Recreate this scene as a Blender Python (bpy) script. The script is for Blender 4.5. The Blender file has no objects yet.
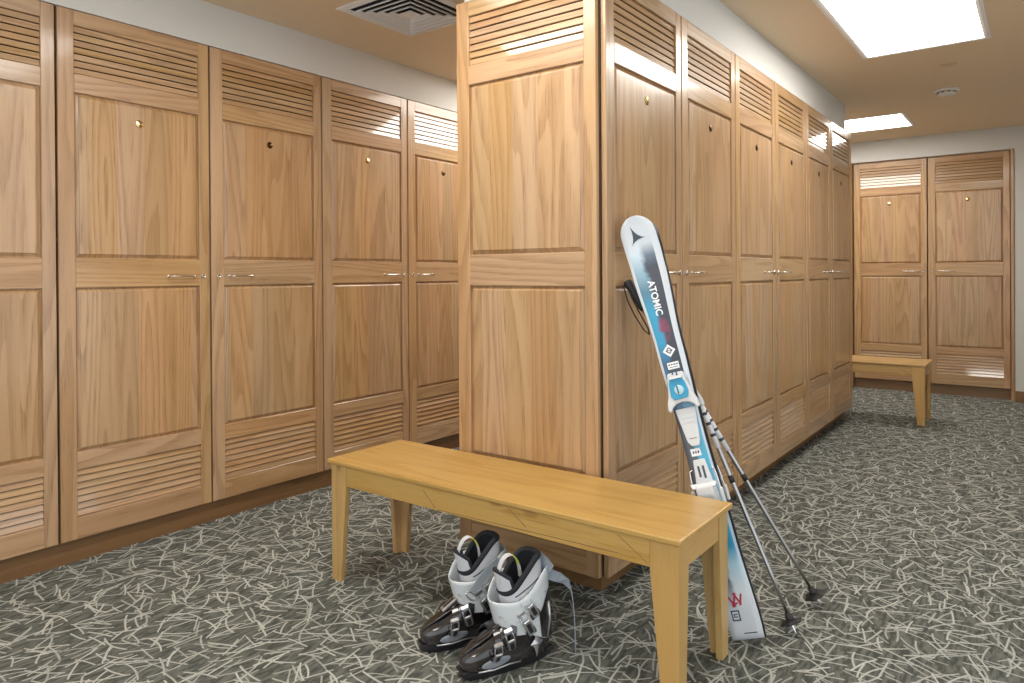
import bpy, bmesh, math, random
from mathutils import Vector, Matrix
random.seed(7)
S = bpy.context.scene
COL = S.collection
PI = math.pi
W = .6458            # locker pitch
ZT, ZB = 2.2365, .10  # door top / bottom
ZC = 2.4384
XL, XR = -3.1265, -1.214
LY0 = .5203          # first left locker starts here
IY0 = 2.161          # island front
YF = 7.743
FX0 = -1.5361

# ------------------------------------------------------------------ nodes
class NT:
    def __init__(s, name):
        s.m = bpy.data.materials.new(name); s.m.use_nodes = True
        s.t = s.m.node_tree; s.t.nodes.clear()
        s.out = s.n('ShaderNodeOutputMaterial')
        s.b = s.n('ShaderNodeBsdfPrincipled')
        s.l(s.b.outputs[0], s.out.inputs[0])
    def n(s, typ, **kw):
        nd = s.t.nodes.new(typ)
        for k, v in kw.items(): setattr(nd, k, v)
        return nd
    def l(s, a, b): s.t.links.new(a, b)
    def put(s, sock, v):
        if hasattr(v, 'is_output') or isinstance(v, bpy.types.NodeSocket): s.l(v, sock)
        elif isinstance(v, (tuple, list)) and len(v) == 3 and sock.type == 'RGBA': sock.default_value = (*v, 1)
        else: sock.default_value = v
    def math(s, op, a, b=0., c=0., clamp=False):
        nd = s.n('ShaderNodeMath', operation=op); nd.use_clamp = clamp
        s.put(nd.inputs[0], a); s.put(nd.inputs[1], b); s.put(nd.inputs[2], c)
        return nd.outputs[0]
    def vmath(s, op, a, b=(0, 0, 0)):
        nd = s.n('ShaderNodeVectorMath', operation=op)
        s.put(nd.inputs[0], a); s.put(nd.inputs[1], b)
        return nd.outputs[0]
    def smooth(s, v, lo, hi, a=0., b=1.):
        nd = s.n('ShaderNodeMapRange', interpolation_type='SMOOTHSTEP')
        s.put(nd.inputs[0], v); s.put(nd.inputs[1], lo); s.put(nd.inputs[2], hi); s.put(nd.inputs[3], a); s.put(nd.inputs[4], b)
        return nd.outputs[0]
    def mix(s, f, a, b, blend='MIX'):
        nd = s.n('ShaderNodeMix', data_type='RGBA', blend_type=blend)
        s.put(nd.inputs[0], f); s.put(nd.inputs[6], a); s.put(nd.inputs[7], b)
        return nd.outputs[2]
    def noise(s, vec, scale, detail=2., rough=.5, dist=0.):
        nd = s.n('ShaderNodeTexNoise'); s.put(nd.inputs['Vector'], vec)
        nd.inputs['Scale'].default_value = scale; nd.inputs['Detail'].default_value = detail
        nd.inputs['Roughness'].default_value = rough; nd.inputs['Distortion'].default_value = dist
        return nd
    def ramp(s, fac, stops, interp='LINEAR'):
        nd = s.n('ShaderNodeValToRGB'); s.put(nd.inputs[0], fac); cr = nd.color_ramp; cr.interpolation = interp
        while len(cr.elements) < len(stops): cr.elements.new(.5)
        for e, (p, c) in zip(cr.elements, stops): e.position = p; e.color = (*c, 1)
        return nd.outputs[0]
    def bsdf(s, **kw):
        for k, v in kw.items():
            s.put(s.b.inputs[k], v)
        return s.m
    def bump(s, h, strength, dist):
        nd = s.n('ShaderNodeBump'); s.put(nd.inputs['Height'], h)
        nd.inputs['Strength'].default_value = strength; nd.inputs['Distance'].default_value = dist
        s.l(nd.outputs[0], s.b.inputs['Normal'])

def plain(name, col, rough=.5, metal=0., coat=0., **kw):
    t = NT(name)
    t.bsdf(**{'Base Color': col, 'Roughness': rough, 'Metallic': metal, 'Coat Weight': coat, 'Coat Roughness': .08}, **kw)
    return t.m

def wood(name, axis, light, mid, dark, boards=False, rough=.36, coat=.45, cr=.12, knots=0., var=.15, ring=13., objvar=.5):
    """timber with cathedral figure; grain runs along the named local axis"""
    t = NT(name)
    tc = t.n('ShaderNodeTexCoord').outputs['Object']
    sp = t.n('ShaderNodeSeparateXYZ'); t.l(tc, sp.inputs[0])
    X, Y, Z = sp.outputs
    along, across, deep = {'z': (Z, X, Y), 'x': (X, Z, Y), 'y': (Y, X, Z)}[axis]
    oi = t.n('ShaderNodeObjectInfo').outputs['Random']
    at = t.n('ShaderNodeAttribute'); at.attribute_name = 'board'
    seed = t.math('MULTIPLY_ADD', oi, 37.3, t.math('MULTIPLY', at.outputs['Fac'], 11.7))
    if boards:
        k = t.math('FLOOR', t.math('MULTIPLY_ADD', across, 8.6, t.math('MULTIPLY', oi, 9.)))
        seed = t.math('MULTIPLY_ADD', k, 3.17, seed)
    wn = t.n('ShaderNodeTexWhiteNoise', noise_dimensions='1D'); t.l(seed, wn.inputs['W'])
    ws = t.n('ShaderNodeSeparateColor'); t.l(wn.outputs['Color'], ws.inputs[0])
    r1, r2, r3 = ws.outputs[0], ws.outputs[1], ws.outputs[2]
    def vec(ka, kx, off):
        c = t.n('ShaderNodeCombineXYZ')
        t.put(c.inputs[0], t.math('MULTIPLY_ADD', across, kx, t.math('MULTIPLY', r1, off)))
        t.put(c.inputs[1], t.math('MULTIPLY_ADD', along, ka, t.math('MULTIPLY', r2, off)))
        t.put(c.inputs[2], t.math('MULTIPLY_ADD', deep, kx, t.math('MULTIPLY', r3, off)))
        return c.outputs[0]
    n1 = t.noise(vec(.25, 3.6, 40.), 1.7, 1.0, .4).outputs[0]
    warp = t.noise(vec(2.2, 22., 30.), 1.6, 2.).outputs[0]
    f = t.math('FRACT', t.math('MULTIPLY_ADD', n1, ring, t.math('MULTIPLY', warp, .42)))
    rings = t.smooth(f, .25, .93)
    tail = t.smooth(f, .94, 1., 1., 0.)
    rings = t.math('MULTIPLY', rings, tail)
    pores = t.smooth(t.noise(vec(7., 260., 60.), 1., 3., .6).outputs[0], .5, .68)
    broad = t.noise(vec(.7, 9., 20.), 1., 2.).outputs[0]
    col = t.mix(t.math('MULTIPLY', rings, .62), light, mid)
    col = t.mix(t.math('MULTIPLY', pores, t.math('MULTIPLY_ADD', rings, .4, .22)), col, dark)
    col = t.mix(t.smooth(broad, .35, .7, 0., .35), col, mid)
    hs = t.n('ShaderNodeHueSaturation')
    t.put(hs.inputs['Hue'], t.math('MULTIPLY_ADD', r3, .009, .4945))
    t.put(hs.inputs['Saturation'], t.math('MULTIPLY_ADD', r2, .16, .92))
    t.put(hs.inputs['Value'], t.math('MULTIPLY_ADD', r1, var, 1. - var * .55))
    t.put(hs.inputs['Color'], col)
    col = hs.outputs[0]
    if knots > 0:
        vo = t.n('ShaderNodeTexVoronoi', voronoi_dimensions='2D'); t.put(vo.inputs['Vector'], vec(3.2, 8., 15.)); vo.inputs['Scale'].default_value = 1.
        vs = t.n('ShaderNodeSeparateColor'); t.l(vo.outputs['Color'], vs.inputs[0])
        on = t.math('LESS_THAN', vs.outputs[0], knots)
        kd = t.math('MULTIPLY', t.smooth(vo.outputs['Distance'], .04, .13, 1., 0.), on)
        col = t.mix(t.math('MULTIPLY', kd, .5), col, (.20, .085, .02))
    t.bsdf(**{'Base Color': col, 'Roughness': rough, 'Coat Weight': coat, 'Coat Roughness': cr, 'Coat IOR': 1.5})
    t.bump(pores, .12, .0006)
    return t.m

OL, OM, OD = (.52, .330, .172), (.36, .205, .090), (.19, .098, .036)
M = {}
M['oak_v'] = wood('oak upright grain', 'z', OL, OM, OD)
M['oak_h'] = wood('oak level grain', 'x', OL, OM, OD)
M['oak_slat'] = wood('oak louvre slat', 'x', OL, OM, OD, coat=1., cr=.07)
M['oak_panel'] = wood('oak glued panel', 'z', OL, OM, OD, boards=True, ring=14.)
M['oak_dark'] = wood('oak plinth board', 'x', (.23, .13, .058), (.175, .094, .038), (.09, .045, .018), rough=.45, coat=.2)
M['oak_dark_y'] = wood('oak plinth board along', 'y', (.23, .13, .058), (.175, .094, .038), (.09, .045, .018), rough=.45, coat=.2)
PL, PM, PD = (.58, .368, .138), (.48, .28, .090), (.34, .165, .040)
M['pine_x'] = wood('varnished pine lengthwise', 'x', PL, PM, PD, knots=.3, rough=.33, coat=.35, cr=.2, var=.12, ring=6.)
M['pine_z'] = wood('varnished pine upright', 'z', PL, PM, PD, knots=.35, rough=.36, coat=.3, cr=.2, var=.12, ring=6.)
M['pine_y'] = wood('varnished pine crosswise', 'y', PL, PM, PD, knots=.1, rough=.36, coat=.3, cr=.2, var=.12, ring=6.)
M['cavity'] = plain('locker interior', (.10, .065, .035), .8)
M['chrome'] = plain('brushed nickel', (.72, .68, .62), .22, 1.)
M['brass'] = plain('worn brass', (.70, .52, .25), .22, 1.)
M['brass_dark_refl'] = plain('brass with dark reflection', (.10, .055, .02), .3, 1.)  # brass mirroring dark surroundings, the reflection put into the base colour
M['steel'] = plain('steel', (.75, .75, .76), .25, 1.)
M['white_metal'] = plain('white painted metal', (.84, .84, .84), .35)
M['vent_dark'] = plain('vent throat', (.015, .015, .018), .8)
M['plate'] = plain('white plastic', (.78, .74, .68), .4)
M['plate_tan'] = plain('ceiling toned plastic', (.66, .50, .33), .5)

def wall_mat(name, col, sc=60.):
    t = NT(name)
    tc = t.n('ShaderNodeTexCoord').outputs['Object']
    n = t.noise(tc, sc, 3.).outputs[0]
    n2 = t.noise(tc, 2.2, 2.).outputs[0]
    c = t.mix(t.smooth(n2, .3, .7, 0., .05), col, tuple(x * .8 for x in col))
    t.bsdf(**{'Base Color': c, 'Roughness': .75})
    t.bump(n, .08, .002)
    return t.m
M['wall'] = wall_mat('wall paint off white', (.64, .63, .60))
M['ceil'] = wall_mat('ceiling paint tan', (.80, .645, .455))
def glow(name, strength):
    t = NT(name)
    t.bsdf(**{'Base Color': (.9, .9, .9), 'Roughness': .4, 'Emission Color': (1., .965, .90), 'Emission Strength': strength})
    return t.m
M['glow'] = glow('lit acrylic diffuser', 9.0)

def carpet():
    t = NT('patterned carpet')
    tc = t.n('ShaderNodeTexCoord').outputs['Object']
    wob = t.noise(tc, 9., 2.)
    v0 = t.vmath('ADD', tc, t.vmath('MULTIPLY', t.vmath('SUBTRACT', wob.outputs['Color'], (.5, .5, .5)), (.009, .009, 0)))
    total = None
    for i in range(10):
        mp = t.n('ShaderNodeMapping'); t.l(v0, mp.inputs['Vector'])
        mp.inputs['Rotation'].default_value = (0, 0, .31 + i * .83)
        k = (6.6, 7.2, 7.9, 7.0, 7.5, 8.5, 7.4, 8.2, 6.9, 7.7)[i]
        mp.inputs['Scale'].default_value = (k, k, 0); mp.inputs['Location'].default_value = (i * 3.71, i * 7.13, 0)
        v = mp.outputs[0]
        cell = t.vmath('FLOOR', v)
        q = t.vmath('SUBTRACT', t.vmath('SUBTRACT', v, cell), (.5, .5, 0))
        wn = t.n('ShaderNodeTexWhiteNoise', noise_dimensions='3D'); t.l(t.vmath('ADD', cell, (0, 0, i * 5.3 + .5)), wn.inputs['Vector'])
        sc = t.n('ShaderNodeSeparateColor'); t.l(wn.outputs['Color'], sc.inputs[0])
        off = t.vmath('MULTIPLY', t.vmath('SUBTRACT', wn.outputs['Color'], (.5, .5, .5)), (.14, .2, 0))
        vr = t.n('ShaderNodeVectorRotate', rotation_type='Z_AXIS')
        t.l(t.vmath('SUBTRACT', q, off), vr.inputs['Vector']); t.put(vr.inputs['Angle'], t.math('MULTIPLY', sc.outputs[2], 6.2832))
        sp = t.n('ShaderNodeSeparateXYZ'); t.l(vr.outputs[0], sp.inputs[0])
        x, y = sp.outputs[0], sp.outputs[1]
        bend = t.math('MULTIPLY', t.math('SUBTRACT', wn.outputs['Value'], .5), .85)
        y = t.math('SUBTRACT', y, t.math('MULTIPLY', bend, t.math('MULTIPLY', x, x)))
        hl = t.math('MULTIPLY_ADD', sc.outputs[0], .16, .27)
        dx = t.math('MAXIMUM', t.math('SUBTRACT', t.math('ABSOLUTE', x), hl), 0.)
        d = t.math('SQRT', t.math('ADD', t.math('MULTIPLY', dx, dx), t.math('MULTIPLY', y, y)))
        m = t.smooth(d, .012, .031, 1., 0.)
        m = t.math('MULTIPLY', m, t.math('MULTIPLY_ADD', sc.outputs[1], .5, .5))
        total = m if total is None else t.math('MAXIMUM', total, m)
    fine = t.noise(tc, 420., 2.).outputs[0]
    mp = t.n('ShaderNodeMapping'); t.l(tc, mp.inputs['Vector']); mp.inputs['Scale'].default_value = (70, 16, 1); mp.inputs['Rotation'].default_value = (0, 0, .5)
    streak = t.noise(mp.outputs[0], 1., 3., .6).outputs[0]
    base = t.mix(t.smooth(streak, .38, .62), (.078, .084, .075), (.18, .185, .162))
    stroke = t.mix(t.smooth(fine, .3, .7), (.48, .485, .44), (.70, .71, .65))
    col = t.mix(total, base, stroke)
    col = t.mix(t.smooth(fine, .3, .75, .28, 0.), col, (.03, .032, .026))
    t.bsdf(**{'Base Color': col, 'Roughness': .95, 'Specular IOR Level': .1})
    t.bump(t.math('MULTIPLY_ADD', total, .5, fine), .35, .003)
    return t.m
M['carpet'] = carpet()

# ------------------------------------------------------------------ meshes
class MB:
    """collects shapes, then links them as one mesh object"""
    def __init__(s):
        s.bm = bmesh.new(); s.bl = s.bm.faces.layers.float.new('board'); s.k = 0
    def _tag(s, faces, mi, smooth, board=None):
        if board is None: s.k += 1; board = s.k * .37
        for f in faces: f.material_index = mi; f.smooth = smooth; f[s.bl] = board
    def box(s, x0, x1, y0, y1, z0, z1, mi=0, bev=0., mat=None, seg=1, smooth=False):
        tb = bmesh.new(); bmesh.ops.create_cube(tb, size=1.)
        for v in tb.verts:
            v.co = Vector(((x0 + x1) / 2 + v.co.x * (x1 - x0), (y0 + y1) / 2 + v.co.y * (y1 - y0), (z0 + z1) / 2 + v.co.z * (z1 - z0)))
        if bev: bmesh.ops.bevel(tb, geom=tb.edges[:], offset=bev, segments=seg, affect='EDGES', profile=.5)
        return s.merge(tb, mi, mat, smooth)
    def merge(s, tb, mi=0, mat=None, smooth=False):
        if mat is not None:
            for v in tb.verts: v.co = mat @ v.co
        mp = {v: s.bm.verts.new(v.co) for v in tb.verts}; fs = []
        for f in tb.faces:
            try: fs.append(s.bm.faces.new([mp[v] for v in f.verts]))
            except ValueError: pass
        s._tag(fs, mi, smooth); tb.free(); return fs
    def poly(s, pts, mi=0, smooth=False, board=None):
        f = s.bm.faces.new([s.bm.verts.new(p) for p in pts]); s._tag([f], mi, smooth, board); return f
    def prism(s, pts, vec, mi=0, bev=0.):
        tb = bmesh.new(); vs = [tb.verts.new(p) for p in pts]; f = tb.faces.new(vs)
        r = bmesh.ops.extrude_face_region(tb, geom=[f]); vec = Vector(vec)
        for e in r['geom']:
            if isinstance(e, bmesh.types.BMVert): e.co += vec
        bmesh.ops.recalc_face_normals(tb, faces=tb.faces[:])
        if bev: bmesh.ops.bevel(tb, geom=tb.edges[:], offset=bev, segments=2, affect='EDGES', profile=.5)
        return s.merge(tb, mi)
    def loft(s, rings, mi=0, closed=True, cap0=False, cap1=False, smooth=True):
        vs = [[s.bm.verts.new(p) for p in r] for r in rings]; fs = []
        n = len(rings[0])
        for a, b in zip(vs, vs[1:]):
            for i in range(n if closed else n - 1):
                j = (i + 1) % n
                fs.append(s.bm.faces.new((a[i], a[j], b[j], b[i])))
        if cap0: fs.append(s.bm.faces.new(vs[0][::-1]))
        if cap1: fs.append(s.bm.faces.new(vs[-1]))
        s._tag(fs, mi, smooth); return fs
    def tube(s, pts, r, mi=0, seg=10, cap=True, flat=1.):
        pts = [Vector(p) for p in pts]; rs = r if isinstance(r, (list, tuple)) else [r] * len(pts)
        rings = []; up = None
        for i, p in enumerate(pts):
            d = (pts[min(i + 1, len(pts) - 1)] - pts[max(i - 1, 0)]).normalized()
            if up is None:
                up = Vector((0, 0, 1)) if abs(d.z) < .9 else Vector((1, 0, 0))
            sd = d.cross(up).normalized(); up = sd.cross(d).normalized()
            rings.append([p + (sd * math.cos(a) + up * math.sin(a) * flat) * rs[i] for a in [2 * PI * k / seg for k in range(seg)]])
        return s.loft(rings, mi, True, cap, cap)
    def lathe(s, prof, mi=0, seg=28, mat=None):
        rings = [[Vector((r * math.cos(2 * PI * k / seg), r * math.sin(2 * PI * k / seg), z)) for k in range(seg)] for r, z in prof]
        if mat is not None: rings = [[mat @ p for p in r] for r in rings]
        return s.loft(rings, mi, True, True, True)
    def build(s, name, mats, parent=None, recalc=True, auto=None):
        if recalc: bmesh.ops.recalc_face_normals(s.bm, faces=s.bm.faces[:])
        me = bpy.data.meshes.new(name); s.bm.to_mesh(me); s.bm.free()
        for m in (mats if isinstance(mats, (list, tuple)) else [mats]): me.materials.append(M[m] if isinstance(m, str) else m)
        if auto: me.set_sharp_from_angle(angle=math.radians(auto))
        o = bpy.data.objects.new(name, me); COL.objects.link(o)
        if parent: o.parent = parent
        return o

def empty(name, loc=(0, 0, 0), rz=0., label=None, cat=None, group=None):
    o = bpy.data.objects.new(name, None); COL.objects.link(o); o.empty_display_size = .05
    o.location = loc; o.rotation_euler = (0, 0, rz)
    return tag(o, label, cat, group)
def tag(o, label=None, cat=None, group=None, kind=None):
    for k, v in (('label', label), ('category', cat), ('group', group), ('kind', kind)):
        if v: o[k] = v
    return o
def struct(o): o['kind'] = 'structure'; return o
def copy_tree(o, parent=None):
    c = o.copy(); COL.objects.link(c)
    if parent: c.parent = parent
    for ch in list(o.children): copy_tree(ch, c)
    return c

# ------------------------------------------------------------------ room shell
XW, YB, YE = 1.15, -2.6, 8.6
def slab(name, mat, *b):
    mb = MB(); mb.box(*b); return struct(mb.build(name, mat))
slab('floor', 'carpet', -4.0, XW + .1, YB - .1, YE, -.05, 0)
# ceiling as one slab
slab('ceiling', 'ceil', -4.0, XW + .1, YB - .1, YE, ZC, ZC + .06)
LY1 = LY0 + 5 * W
mb = MB()                                            # left wall: soffit over the lockers and plain wall beyond them
mb.box(-3.9, XL + .004, LY0, LY1, ZT + .002, ZC)
mb.box(-3.9, XL + .004, YB, LY0 - .003, 0, ZC)
mb.box(-3.9, XL + .004, LY1 + .003, YE, 0, ZC)
mb.box(-3.9, -3.80, LY0 - .003, LY1 + .003, 0, ZT + .002)
struct(mb.build('wall_left', 'wall'))
YW = 7.69
mb = MB()
mb.box(FX0, FX0 + 2 * W + .03, YW, YE, ZT + .002, ZC)
mb.box(XL + .004, FX0 - .064, YW, YE, 0, ZC); mb.box(FX0 - .064, FX0, YW, YE, ZT + .002, ZC)
mb.box(FX0 + 2 * W + .03, XW, YW, YE, 0, ZC)
mb.box(FX0 - .002, FX0 + 2 * W + .03, 8.45, YE, 0, ZT + .002)
struct(mb.build('wall_far', 'wall'))
slab('wall_right', 'wall', XW, XW + .1, 3.4, YE, 0, ZC)
slab('wall_island', 'wall', -1.872, XR - .006, IY0 + .022, 5.884, ZT + .004, ZC)
# plinths and baseboards
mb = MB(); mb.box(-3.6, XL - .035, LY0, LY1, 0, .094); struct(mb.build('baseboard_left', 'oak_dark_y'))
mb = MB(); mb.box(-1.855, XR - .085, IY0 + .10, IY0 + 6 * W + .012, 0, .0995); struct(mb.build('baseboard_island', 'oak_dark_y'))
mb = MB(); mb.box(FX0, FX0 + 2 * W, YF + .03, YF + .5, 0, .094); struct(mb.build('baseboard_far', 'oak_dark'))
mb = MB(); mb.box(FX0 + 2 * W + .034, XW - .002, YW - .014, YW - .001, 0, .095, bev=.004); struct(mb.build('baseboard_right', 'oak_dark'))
mb = MB(); mb.box(FX0 + 2 * W + .002, FX0 + 2 * W + .028, YW - .008, YF + .3, 0, ZT + .004, bev=.003); struct(mb.build('trim_1', 'oak_v'))

mb = MB(); mb.box(FX0 - .062, FX0 - .002, YW - .004, YF + .3, 0, ZT + .0015, bev=.003); struct(mb.build('trim_2', 'oak_v'))

# ------------------------------------------------------------------ lockers (local: x along the row, -y towards the room, door face at y=0)
OX0, OX1 = .066, .592
def louvre_mb(x0, x1, z0, z1, n, tilt=10, fill=.87):
    mb = MB(); p = (z1 - z0) / n; h = p * fill
    for i in range(n):
        zc = z0 + p * (i + .5)
        a = math.radians(tilt)
        m = Matrix.Translation((0, .011, zc)) @ Matrix.Rotation(-a, 4, 'X')
        mb.box(x0, x1, -.003, .003, -h / 2, h / 2, bev=.001, mat=m)
    return mb
def raised_panel_mb(x0, x1, z0, z1):
    mb = MB()
    def ring(ins, y): return [(x0 + ins, y, z0 + ins), (x1 - ins, y, z0 + ins), (x1 - ins, y, z1 - ins), (x0 + ins, y, z1 - ins)]
    rs = [ring(-.006, .020), ring(-.006, .0135), ring(.0012, .0135), ring(.0030, .0135), ring(.0165, .0042), ring(.0170, .0018), ring(.0185, .0014)]
    for a, b in zip(rs, rs[1:]):
        for i in range(4):
            j = (i + 1) % 4; mb.poly([a[i], a[j], b[j], b[i]], board=0.)
    mb.poly(rs[-1], board=0.)
    bmesh.ops.remove_doubles(mb.bm, verts=mb.bm.verts[:], dist=1e-5)
    return mb
def door_frame_mb(x0, x1):
    mb = MB(); b = .0022
    mb.box(x0, OX0, 0, .021, ZB, ZT, 0, b); mb.box(OX1, x1, 0, .021, ZB, ZT, 0, b)
    for z0, z1 in ((ZB, .190), (.380, .450), (1.115, 1.236), (1.905, 1.981), (2.176, ZT)):
        mb.box(OX0 - .001, OX1 + .001, .0004, .021, z0, z1, 1, b)
    return mb
def add_door_parts(d):
    raised_panel_mb(OX0, OX1, .450, 1.115).build('panel', 'oak_panel', d)
    raised_panel_mb(OX0, OX1, 1.236, 1.905).build('panel', 'oak_panel', d)
    louvre_mb(OX0, OX1, .190, .380, 7, 21, .93).build('louvre', 'oak_slat', d)
    louvre_mb(OX0, OX1, 1.981, 2.176, 7).build('louvre', 'oak_slat', d)
def handle_mb():
    mb = MB(); r = .0038; L = .118; o = .026
    pts = [(-L/2, .001, 0), (-L/2, -.014, 0), (-L/2 + .003, -.022, 0), (-L/2 + .011, -o, 0), (0, -o - .002, 0), (L/2 - .011, -o, 0), (L/2 - .003, -.022, 0), (L/2, -.014, 0), (L/2, .001, 0)]
    mb.tube(pts, r, seg=8)
    for sx in (-1, 1): mb.lathe([(.007, 0), (.007, .002), (.004, .0035)], seg=12, mat=Matrix.Translation((sx * L/2, 0, 0)) @ Matrix.Rotation(PI/2, 4, 'X'))
    return mb
def lock_mb():
    mb = MB(); R = Matrix.Rotation(PI/2, 4, 'X')
    mb.lathe([(.0115, 0), (.0115, .003), (.009, .007), (.007, .009), (.0065, .008)], seg=16, mat=R)
    mb.box(-.001, .001, -.0085, -.0075, -.004, .004, 1)
    return mb
def disc_mb():
    mb = MB(); R = Matrix.Rotation(PI/2, 4, 'X')
    mb.lathe([(.0165, 0), (.0165, .0022), (.0145, .0034), (.004, .0030), (.003, .0040)], seg=24, mat=R)
    return mb
def make_locker():
    t = empty('locker')
    mb = MB(); d0, d1 = .024, .60; x0, x1 = .003, W - .003
    mb.box(x0, x0 + .018, d0, d1, ZB, ZT); mb.box(x1 - .018, x1, d0, d1, ZB, ZT)
    mb.box(x0, x1, d1, d1 + .008, ZB, ZT); mb.box(x0 + .018, x1 - .018, d0, d1, ZB, ZB + .018); mb.box(x0 + .018, x1 - .018, d0, d1, ZT - .018, ZT)
    mb.build('carcass', 'cavity', t)
    d = door_frame_mb(.0045, W - .0045).build('door', ['oak_v', 'oak_h'], t)
    add_door_parts(d)
    h = handle_mb().build('handle', 'chrome', d); h.location = (OX1 - .088, 0, 1.160); h['label'] = 'brushed nickel wire pull handle'
    k = lock_mb().build('lock', ['chrome', 'vent_dark'], d); k.location = (W - .038, 0, 1.160)
    n = disc_mb().build('number_disc', 'brass', d); n.location = (W / 2, .0012, 1.818)
    return t
proto = make_locker()
first = True
dark_refl_mesh = None
def place_locker(loc, rz, label, group, right, dark):
    global first, dark_refl_mesh
    o = proto if first else copy_tree(proto)
    first = False
    o.location = loc; o.rotation_euler = (0, 0, rz); tag(o, label, 'locker', group)
    d = [c for c in o.children if c.name.startswith('door')][0]
    for c in d.children:
        nm = c.name.split('.')[0]
        if nm == 'handle': c.location.x = (OX1 - .088) if right else (OX0 + .088)
        if nm == 'lock': c.location.x = (W - .038) if right else .038
        if nm == 'number_disc' and dark:
            if dark_refl_mesh is None:
                dark_refl_mesh = c.data.copy(); dark_refl_mesh.materials[0] = M['brass_dark_refl']
            c.data = dark_refl_mesh
    return o
GL, GI, GF = 'oak lockers along the left wall', 'oak lockers along the island', 'oak lockers in the far wall'
# left row faces +X : local +x runs along +Y
for i, (lab, right, dark) in enumerate([
    ('tall oak locker at the left edge of the photo, only its right half in view', False, False),
    ('widest oak locker on the left wall, pale brass disc and handle at its right', True, False),
    ('left wall oak locker with dark disc and left-hand handle, third from the photo edge', False, True),
    ('left wall oak locker behind the near bench\'s left end, handle right, pale disc', True, False),
    ('left wall oak locker partly hidden behind the island end panel', False, True)]):
    place_locker((XL, LY0 + i * W, 0), PI / 2, lab, GL, right, dark)
# island row faces +X
for i, (lab, right, dark) in enumerate([
    ('island oak locker nearest the camera, with the skis leaning on its door', True, False),
    ('island oak locker just right of the skis, ski poles crossing its lower louvre', False, True),
    ('third island oak locker from the end panel, handle on its right', True, True),
    ('fourth island oak locker from the end panel, handle on its left', False, True),
    ('second farthest island oak locker, shiny upper slats, handle on its right', True, True),
    ('farthest island oak locker, at the corner before the small far bench', False, True)]):
    place_locker((XR, IY0 + i * W, 0), PI / 2, lab, GI, right, dark)
for i, (lab, right) in enumerate([
    ('far wall oak locker behind the far bench, left one of the two', True),
    ('far wall oak locker on the right with bright disc and full lower louvre', False)]):
    place_locker((FX0 + i * W, YF, 0), 0, lab, GF, right, False)
# casing of the island: louvred end panel facing -Y, plain back and far end
ic = empty('island_casing', (-1.8815, IY0 - .022, 0), 0, 'pale oak louvred end casing of the locker island behind the near bench', 'end panel')
ep = door_frame_mb(.004, W - .004).build('end_panel', ['oak_v', 'oak_h'], ic); ep['label'] = 'pale oak louvred end panel'
add_door_parts(ep)
mb = MB(); mb.box(.0055, .0395, .024, .022 + 6 * W, ZB, ZT); mb.build('back_panel', 'oak_v', ic)
mb = MB(); mb.box(.0395, .667, .023 + 6 * W, .042 + 6 * W, ZB, ZT); mb.build('end_board', 'oak_v', ic)

# ------------------------------------------------------------------ benches (local: x length, y depth)
BL, BD, BZ = 1.435, .388, .460
SEAMS = (((0.493, 0.423), (0.550, 0.372)), ((0.862, 0.430), (0.926, 0.386)), ((1.243, 0.431), (1.333, 0.373)), ((0.558, 0.369), (1.243, 0.381)))
def make_bench():
    t = empty('bench')
    mb = MB(); mb.box(0, BL, 0, BD, BZ - .017, BZ, 0, .004, seg=2); mb.build('seat', 'pine_x', t)
    i = .012; zt = BZ - .017
    for sx in (0, 1):
        for sy in (0, 1):
            mb = MB(); wt, wb, dt, db = .083, .050, .070, .048
            ox, oy = (i if sx == 0 else BL - i), (i if sy == 0 else BD - i)
            dx, dy = (1 if sx == 0 else -1), (1 if sy == 0 else -1)
            T_ = .022      # two tapering boards meet at the corner
            def ring(z, w, dd): return [Vector((ox + dx * a, oy + dy * b, z)) for a, b in ((0, 0), (w, 0), (w, T_), (T_, T_), (T_, dd), (0, dd))]
            rings = [ring(0, wb, db), ring(zt - .08, wt, dt), ring(zt - .0005, wt, dt)]
            mb.loft(rings, 0, True, True, True, smooth=False)
            bmesh.ops.recalc_face_normals(mb.bm, faces=mb.bm.faces[:])
            es = [e for e in mb.bm.edges if abs((e.verts[0].co - e.verts[1].co).z) > .02]
            bmesh.ops.bevel(mb.bm, geom=es, offset=.002, segments=2, affect='EDGES', profile=.5)
            mb.build('leg', 'pine_z', t)
    za, zb = zt - .0005, zt - .079
    for y0 in (i + .003, BD - i - .025):
        mb = MB(); mb.box(i + .083, BL - i - .083, y0, y0 + .022, zb, za, 0, .002); ap = mb.build('apron', 'pine_x', t)
        if y0 < BD / 2:                      # dark glue lines of the pieced front rail
            for (xa, q0), (xb, q1) in SEAMS:
                d_ = Vector((xb - xa, 0, q1 - q0)).normalized(); n_ = Vector((-d_.z, 0, d_.x)) * .0009
                a_, b_ = Vector((xa, y0 - .0004, q0)), Vector((xb, y0 - .0004, q1))
                mb = MB(); mb.prism([a_ - n_, b_ - n_, b_ + n_, a_ + n_], (0, .001, 0)); mb.build('glue_line', 'oak_dark', ap)
    for x0 in (i + .003, BL - i - .025):
        mb = MB(); mb.box(x0, x0 + .022, i + .070, BD - i - .070, zb, za, 0, .002); mb.build('apron', 'pine_y', t)
    return t
b1 = make_bench(); b1.location = (-2.197, 1.738, 0)
tag(b1, 'long yellow pine bench in the foreground beside the ski boots', 'bench', 'yellow pine benches')
b2 = copy_tree(b1); b2.location = (-.712 - BL, 6.085, 0)
tag(b2, 'far yellow pine bench half hidden past the island\'s far corner', 'bench', 'yellow pine benches')

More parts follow.
